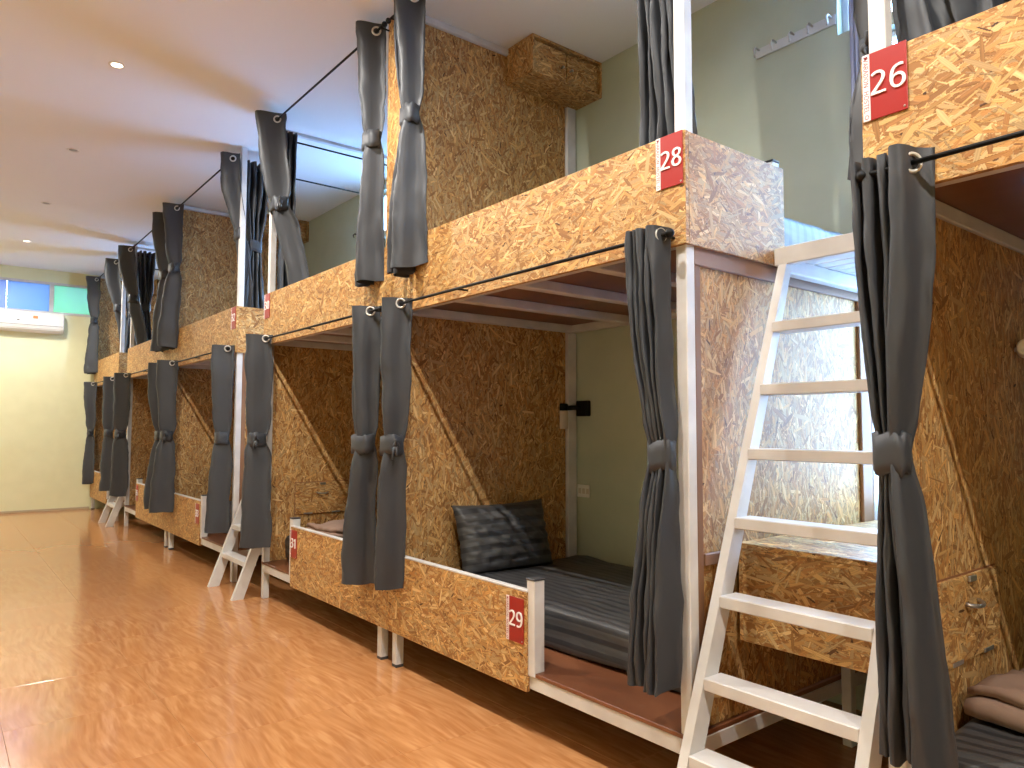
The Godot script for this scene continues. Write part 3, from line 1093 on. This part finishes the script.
func build_curtains() -> void:
	var lg := "gathered curtains of the lower beds"
	var ug := "gathered curtains of the upper beds"
	# rods along the fronts
	rod("black curtain rod above the bed with the striped pillow", "black curtain rods", Vector3(M1M + 0.03, 1.905, 0.07), Vector3(M1N - 0.02, 1.905, 0.07), [-1.86, -1.25, -0.035])
	rod("black curtain rod above the hatch bed right of the middle ladder", "black curtain rods", Vector3(M1F + 0.02, 1.905, 0.07), Vector3(M1M - 0.03, 1.905, 0.07), [-3.88, -3.0, -2.06])
	rod("black curtain rod across the lower bed beyond the middle ladder", "black curtain rods", Vector3(M2M + 0.03, 1.905, 0.07), Vector3(M2N - 0.02, 1.905, 0.07), [-6.55, -5.6, -4.64])
	rod("black curtain rod across the lower bed before the far ladder", "black curtain rods", Vector3(M2F + 0.02, 1.905, 0.07), Vector3(M2M - 0.03, 1.905, 0.07), [-8.8, -7.7, -6.75])
	rod("black curtain rod across the lower bed at the end wall", "black curtain rods", Vector3(M3F + 0.03, 1.905, 0.07), Vector3(M3N - 0.02, 1.905, 0.07), [-11.2, -10.3, -9.5])
	rod("black curtain rod under sign 26 at the right edge", "black curtain rods", Vector3(M0F + 0.015, 1.922, 0.07), Vector3(M0M - 0.03, 1.922, 0.07), [0.66, 1.6, 2.5])
	var U := 3.5
	rod("black ceiling-height rod in front of the large cupboard", "black curtain rods", Vector3(M1M + 0.03, U, 0.07), Vector3(M1N - 0.02, U, 0.07), [M1M + 0.06, -0.03])
	rod("black ceiling-height rod ending at the post right of the middle ladder", "black curtain rods", Vector3(M1F + 0.02, U, 0.07), Vector3(M1M - 0.03, U, 0.07), [M1F + 0.03, M1M - 0.06])
	rod("black ceiling-height rod over the upper bed beyond the middle ladder", "black curtain rods", Vector3(M2M + 0.03, U, 0.07), Vector3(M2N - 0.02, U, 0.07), [M2M + 0.06, M2N - 0.03])
	rod("black ceiling-height rod over the upper bed before the far ladder", "black curtain rods", Vector3(M2F + 0.02, U, 0.07), Vector3(M2M - 0.03, U, 0.07), [M2F + 0.03, M2M - 0.06])
	rod("black ceiling-height rod over the farthest upper bed", "black curtain rods", Vector3(M3F + 0.03, U, 0.07), Vector3(M3N - 0.02, U, 0.07), [M3F + 0.06, M3N - 0.03])
	rod("black ceiling-height rod over the bunk at the right edge", "black curtain rods", Vector3(M0F + 0.015, U, 0.07), Vector3(M0M - 0.03, U, 0.07), [M0F + 0.03, M0M - 0.06])
	# rods running back along the bays
	var k := 0
	for a in [[M1N - 0.07, "left of the foreground ladder"], [M0F - 0.068, "right of the foreground ladder"], [M1F + 0.06, "right of the middle ladder"], [M2N - 0.085, "left of the middle ladder"], [M2F + 0.085, "right of the far ladder"], [M3N - 0.085, "left of the far ladder"]]:
		rod("thin black rod running back to the wall " + a[1], "black rods beside the landings", Vector3(a[0], 3.47, BACK + 0.001), Vector3(a[0], 3.47, -0.046), [], false)
	# lower curtains
	front_curtain("charcoal curtain hanging beside the post right of the bed with sign 29", lg, -0.178, -0.045, false, 101, {"flap": 0.0, "folds": 5, "tu": [-0.115, -0.022], "tv": [0.02, 0.085], "bu": [-0.155, -0.015], "knot": 0.0, "v": [0.02, 0.12], "bottom": 0.415}, 9)
	front_curtain("charcoal curtain right of the pair between signs 29 and 31", lg, -1.94, -1.75, false, 102, {"v": [0.022, 0.15], "tu": [-1.92, -1.78], "tv": [0.024, 0.13], "bu": [-1.96, -1.80], "bv": [0.022, 0.155], "bottom": 0.43}, 9)
	front_curtain("charcoal curtain left of the pair between signs 29 and 31", lg, -2.29, -2.08, false, 103, {"v": [0.022, 0.145], "tu": [-2.26, -2.09], "tv": [0.024, 0.13], "bu": [-2.34, -2.11], "bv": [0.022, 0.17], "knot": 0.0}, 9)
	front_curtain("charcoal lower curtain in front of the middle ladder", lg, -3.89, -3.72, false, 104, {"v": [0.022, 0.20], "tv": [0.025, 0.18], "bv": [0.022, 0.21], "bu": [-3.88, -3.68]})
	front_curtain("charcoal lower curtain just beyond the middle ladder post", lg, -4.76, -4.60, false, 105, {"v": [0.022, 0.19], "tv": [0.025, 0.15], "bv": [0.022, 0.19], "knot": 0.0})
	front_curtain("charcoal lower curtain, nearer of the pair halfway to the far ladder", lg, -6.57, -6.37, false, 106, {"v": [0.022, 0.20], "tv": [0.025, 0.16], "bv": [0.022, 0.23]})
	front_curtain("charcoal lower curtain, farther of the pair halfway to the far ladder", lg, -6.98, -6.75, false, 107, {"v": [0.022, 0.20], "bv": [0.022, 0.2], "knot": 0.0})
	front_curtain("charcoal lower curtain directly right of the far ladder", lg, -8.82, -8.62, false, 108, {"v": [0.022, 0.20], "tv": [0.025, 0.18], "bv": [0.022, 0.20]})
	front_curtain("charcoal lower curtain directly left of the far ladder", lg, -9.72, -9.50, false, 109, {"v": [0.022, 0.17], "tv": [0.025, 0.15], "bv": [0.022, 0.17], "knot": 0.0})
	front_curtain("leftmost charcoal lower curtain, at the end wall", lg, -11.24, -11.02, false, 110, {"v": [0.022, 0.18], "tv": [0.025, 0.12], "bv": [0.022, 0.16]})
	front_curtain("large charcoal curtain in the right foreground under sign 26", lg, 0.585, 0.785, false, 111, {"folds": 4, "flap": 0.34, "top": 1.965, "rod": 1.922, "v": [0.02, 0.115], "tu": [0.64, 0.715], "tv": [0.02, 0.095], "bu": [0.63, 0.79], "bv": [0.02, 0.13], "knot": 0.0, "bottom": 0.45, "tie": 1.20, "band": 0.105}, 10)
	# upper curtains
	front_curtain("charcoal upper curtain beside the white post above sign 28", ug, -0.205, -0.04, true, 121, {"flap": 0.0, "folds": 5, "tie": 2.95, "tu": [-0.19, -0.05], "tv": [-0.03, 0.05], "bv": [-0.15, -0.055], "bu": [-0.26, -0.05], "bottom": 2.13, "knot": 0.0}, 9)
	front_curtain("charcoal upper curtain right of the pair above signs 29 and 31, hem looped up", ug, -1.84, -1.64, true, 122, {"v": [0.022, 0.15], "tu": [-1.77, -1.65], "bu": [-1.85, -1.60], "bv": [0.022, 0.17], "sag": -0.04, "bottom": 2.09, "knot": 0.0}, 9)
	front_curtain("charcoal upper curtain left of the pair above signs 29 and 31", ug, -2.26, -2.06, true, 123, {"v": [0.022, 0.16], "tu": [-2.20, -2.07], "bu": [-2.28, -2.06], "bv": [0.022, 0.14], "knot": 0.0, "folds": 3}, 9)
	front_curtain("charcoal upper curtain at the middle ladder, above sign 30", ug, -3.80, -3.58, true, 124, {"v": [0.02, 0.20], "tv": [-0.04, 0.10], "tu": [-3.74, -3.57], "bv": [-0.18, -0.055], "bu": [-3.76, -3.5], "bottom": 2.12})
	front_curtain("charcoal upper curtain on the front rod just beyond the middle ladder", ug, -4.76, -4.58, true, 125, {"v": [0.022, 0.16], "tv": [-0.06, 0.03], "tu": [-4.72, -4.6], "bv": [-0.15, -0.055], "bu": [-4.75, -4.645], "bottom": 2.12, "knot": 0.0})
	front_curtain("charcoal upper curtain, nearer of the pair halfway to the far ladder", ug, -6.56, -6.36, true, 126, {"v": [0.022, 0.19], "tu": [-6.50, -6.33], "tv": [0.025, 0.13], "bv": [0.022, 0.20], "bu": [-6.6, -6.38]})
	front_curtain("charcoal upper curtain, farther of the pair halfway to the far ladder", ug, -7.0, -6.76, true, 127, {"v": [0.022, 0.20], "bv": [0.022, 0.17], "knot": 0.0})
	front_curtain("charcoal upper curtain directly right of the far ladder", ug, -8.82, -8.60, true, 128, {"v": [0.02, 0.20], "tv": [-0.05, 0.08], "bv": [-0.17, -0.055], "bottom": 2.12, "knot": 0.0})
	front_curtain("charcoal upper curtain directly left of the far ladder", ug, -9.74, -9.52, true, 129, {"v": [0.02, 0.20], "tv": [-0.04, 0.08], "bv": [-0.16, -0.055], "bottom": 2.12, "knot": 0.0})
	front_curtain("leftmost charcoal upper curtain, at the coloured window", ug, -11.25, -11.02, true, 130, {"v": [0.022, 0.20], "tv": [0.025, 0.13], "bv": [0.022, 0.18]})
	front_curtain("charcoal upper curtain behind the panel with sign 26", ug, 0.67, 0.98, true, 131, {"flap": 0.0, "v": [0.02, 0.13], "tie": 3.0, "tv": [-0.10, -0.02], "tu": [0.632, 0.95], "bv": [-0.16, -0.06], "bu": [0.632, 1.12], "bottom": 2.12, "knot": 0.0})
	# curtains on the rods that run back beside the landings (u runs towards the wall)
	var sg := "side curtains at the ladder ends of the upper beds"
	var so := {"u": [-0.11, 0.11], "v": [-0.075, 0.075], "tu": [-0.06, 0.06], "tv": [-0.05, 0.05], "bu": [-0.10, 0.10], "bv": [-0.06, 0.06], "top": 3.525, "bottom": 2.12, "tie": 2.80, "folds": 4, "rod": 3.47, "rodv": 0.0, "knot": 0.0}
	var so2 := so.duplicate()
	var so3 := so.duplicate()
	so3.u = [-0.06, 0.06]
	so3.bu = [-0.06, 0.06]
	so3.tu = [-0.05, 0.05]
	so3.v = [-0.03, 0.05]
	so3.tv = [-0.03, 0.04]
	so3.bv = [-0.03, 0.05]
	so3.folds = 3
	so2.knot = -1.0
	so2.tie = 2.36
	so2.v = [-0.045, 0.045]
	so2.tv = [-0.025, 0.025]
	so2.tu = [-0.04, 0.04]
	so2.bv = [-0.045, 0.04]
	so2.bottom = 1.98
	curtain("bluish side curtain tied in a knot left of the post above sign 26", sg, Vector3(0.552, 0, -0.17), PI / 2, so2, 141, 8)
	curtain("bluish side curtain behind the middle ladder, right of the white post", sg, Vector3(M2N - 0.085, 0, -0.15), PI / 2, so, 142)
	curtain("dark side curtain behind the tied curtain above sign 30", sg, Vector3(M1F + 0.06, 0, -0.12), PI / 2, so3, 143)
	curtain("dark side curtain right of the far ladder's white post", sg, Vector3(M2F + 0.085, 0, -0.15), PI / 2, so, 144)
	curtain("pale side curtain left of the far ladder's white post", sg, Vector3(M3N - 0.085, 0, -0.15), PI / 2, so, 145)

func build_small() -> void:
	# signs
	sign_plate("28", "red number 28 sign at the near corner of the upper panel, image centre", -0.108, 2.079)
	sign_plate("26", "red number 26 sign at upper right, largest of the signs", 0.612, 2.083)
	sign_plate("29", "red number 29 sign on the low panel beside a white stub post", -0.945, 0.372)
	sign_plate("31", "red number 31 sign, foreshortened, at the left end of a low panel", -3.33, 0.385)
	sign_plate("30", "red sign edge-on on the upper panel right of the middle ladder", -3.93, 2.075)
	sign_plate("32", "red sign edge-on on the upper panel left of the middle ladder", -4.71, 2.075)
	sign_plate("33", "small red sign on the low panel beyond the middle ladder", -5.61, 0.375)
	sign_plate("35", "tiny red sign on the low panel nearest the far ladder", -8.12, 0.385)
	# bedding
	pillow("charcoal striped pillow leaning on the partition near sign 29", Vector3(-1.835, 0.635, -0.66), Vector3(0.66, 0.17, 0.40), 0.28, 5)
	blanket("folded brown blanket on the bed behind sign 31", Vector3(-3.50, 0.458, -0.44), 0.44, 0.34, 0.1, 8)
	blanket("folded brown blanket on the bed at the lower right corner", Vector3(0.95, 0.458, -0.50), 0.50, 0.36, -0.1, 9)
	# cupboards
	cupboard("strand board cupboard under the ceiling in the upper bed with sign 28", M1M)
	cupboard("small strand board cupboard seen above the middle ladder", M2M)
	cupboard("farthest strand board cupboard, in the upper bed by the end wall", M3F)
	# lamp with black clip base in the corner of bed 29
	var lp := thing("reading_lamp", "black and white reading lamp in the corner behind sign 29", "lamp", Vector3(-1.935, 1.38, BACK + 0.06))
	bx(lp, "mount", Vector3(-1.920, 1.335, BACK + 0.0005), Vector3(-1.820, 1.435, BACK + 0.045), M.black, 0, 0.006)
	put("arm", tube([Vector3(-1.875, 1.39, BACK + 0.045), Vector3(-1.915, 1.39, BACK + 0.08), Vector3(-1.960, 1.385, BACK + 0.10)], 0.016, 10), M.black, lp)
	lp.get_child(1).position = -lp.position
	put("collar", lathe([[0.0001, 0.045], [0.034, 0.045], [0.040, 0.038], [0.040, 0.0], [0.0001, 0.0]], 20), M.black, lp, Vector3(-1.980, 1.372, BACK + 0.105))
	put("shade", lathe([[0.0001, 0.0], [0.037, 0.0], [0.039, -0.01], [0.039, -0.11], [0.036, -0.118], [0.0001, -0.118]], 20), M.lamp_body, lp, Vector3(-1.980, 1.371, BACK + 0.105))
	# white lamp on the partition at the right edge
	var l2 := thing("wall_lamp", "white bullet reading lamp on the partition at the right edge", "lamp", Vector3(M0F + 0.05, 1.55, -1.0))
	put("shade", lathe([[0.0001, 0.0], [0.024, 0.004], [0.03, 0.02], [0.03, 0.11], [0.026, 0.118], [0.02, 0.112], [0.0001, 0.10]], 20), M.plastic, l2, Vector3(M0F + 0.055, 1.53, -0.97), Basis(Vector3(1, 0, 0), PI / 2) * Basis(Vector3(0, 0, 1), -0.3))
	put("mount", lathe([[0.0001, 0.0], [0.02, 0.0], [0.02, 0.012], [0.008, 0.018], [0.008, 0.06], [0.0001, 0.06]], 16), M.plastic, l2, Vector3(M0F - 0.019, 1.53, -0.93), Basis(Vector3(0, 0, 1), -PI / 2))
	# outlet
	var ot := thing("power_outlet", "beige wall outlet near the pillow corner behind sign 29", "outlet", Vector3(-1.87, 0.86, BACK))
	bx(ot, "plate", Vector3(-1.945, 0.815, BACK), Vector3(-1.835, 0.895, BACK + 0.008), M.plastic, 0, 0.002)
	for x in [-1.92, -1.885, -1.85]:
		bx(ot, "socket", Vector3(x - 0.012, 0.838, BACK + 0.008), Vector3(x + 0.012, 0.872, BACK + 0.0095), M.lamp_body, 0, 0.001)
	# metal hook rail
	var hr := thing("hook_rail", "metal rail of five coat hooks on the green wall above sign 28's bed", "hook rail", Vector3(-0.37, 3.2, BACK))
	bx(hr, "rail", Vector3(-0.585, 3.185, BACK), Vector3(-0.155, 3.235, BACK + 0.008), M.nickel, 0, 0.002)
	for k in 5:
		var x := -0.565 + k * 0.0975
		var q := put("hook", tube([Vector3(x, 3.225, BACK + 0.008), Vector3(x, 3.228, BACK + 0.04), Vector3(x, 3.21, BACK + 0.055), Vector3(x, 3.185, BACK + 0.045), Vector3(x, 3.175, BACK + 0.05)], 0.005, 8), M.nickel, hr)
		q.position = -hr.position
	var h2 := thing("hook_rail", "dark hook rail end on the green wall seen over the panel with sign 30", "hook rail", Vector3(-4.9, 3.2, BACK))
	bx(h2, "rail", Vector3(-5.17, 3.165, BACK), Vector3(-4.72, 3.215, BACK + 0.012), M.grey, 0, 0.002)
	for k in 5:
		var x := -5.15 + k * 0.10
		var q := put("hook", tube([Vector3(x, 3.205, BACK + 0.012), Vector3(x, 3.208, BACK + 0.04), Vector3(x, 3.19, BACK + 0.055), Vector3(x, 3.165, BACK + 0.045)], 0.006, 8), M.grey, h2)
		q.position = -h2.position
	# air conditioner on the far wall
	var ac := thing("air_conditioner", "white wall air conditioner under the coloured window", "air conditioner", Vector3(FAR, 2.65, 0.9))
	var st := SurfaceTool.new()
	st.begin(Mesh.PRIMITIVE_TRIANGLES)
	var prof := [[0.0, 2.955], [0.16, 2.955], [0.20, 2.94], [0.215, 2.90], [0.215, 2.75], [0.20, 2.70], [0.13, 2.655], [0.0, 2.655]]
	var rows := []
	for z in [0.465, 0.475, 1.335, 1.345]:
		var row := []
		for q in prof:
			var sc := 0.97 if (z < 0.47 or z > 1.34) else 1.0
			row.append(Vector3(FAR + q[0] * sc, 2.655 + (q[1] - 2.655) * sc, z))
		rows.append(row)
	var body := put("body", flat(rows), M.plastic, ac)
	body.position = -ac.position
	var vane := bx(ac, "vane", Vector3(FAR + 0.13, 2.662, 0.50), Vector3(FAR + 0.205, 2.672, 1.31), M.plastic, 2, 0.002)
	vane.rotation.z = 0.55
	bx(ac, "panel_seam", Vector3(FAR + 0.214, 2.742, 0.48), Vector3(FAR + 0.2155, 2.747, 1.33), M.grey, 2, 0.0)
	bx(ac, "sticker", Vector3(FAR + 0.214, 2.84, 0.795), Vector3(FAR + 0.2165, 2.88, 0.855), M.orange, 2, 0.0005)
	bx(ac, "indicator", Vector3(FAR + 0.214, 2.80, 1.02), Vector3(FAR + 0.2165, 2.815, 1.05), M.grey, 2, 0.0005)
	# window curtain pushed to the side of the high window behind the foreground ladder
	var wc := {"u": [-0.035, 0.035], "v": [-0.02, 0.02], "tu": [-0.035, 0.035], "tv": [-0.02, 0.02], "bu": [-0.035, 0.04], "bv": [-0.02, 0.02], "top": 3.55, "bottom": 1.95, "tie": 2.5, "folds": 3, "rod": 3.5, "rodv": 0.0}
	var wm := thing("window_curtain", "narrow lilac-grey curtain beside the high window behind the foreground ladder", "curtain", Vector3(-0.04, 0, BACK + 0.03))
	var wcm := MeshInstance3D.new()
	wcm.name = "cloth"
	wcm.mesh = curtain_mesh(wc, 151, 6)
	wcm.material_override = mat(Color(0.62, 0.63, 0.72), 0.8, 0.3)
	wm.add_child(wcm)

# rows of points as flat-shaded bands with closed ends
func flat(rows: Array) -> ArrayMesh:
	var st := SurfaceTool.new()
	st.begin(Mesh.PRIMITIVE_TRIANGLES)
	st.set_smooth_group(-1)
	var n: int = rows[0].size()
	for r in rows.size() - 1:
		for c in n:
			var d := (c + 1) % n
			for k in [[r, c], [r, d], [r + 1, d], [r, c], [r + 1, d], [r + 1, c]]:
				st.add_vertex(rows[k[0]][k[1]])
	for e in [0, rows.size() - 1]:
		for c in range(1, n - 1):
			for k in ([0, c + 1, c] if e == 0 else [0, c, c + 1]):
				st.add_vertex(rows[e][k])
	st.generate_normals()
	return st.commit()
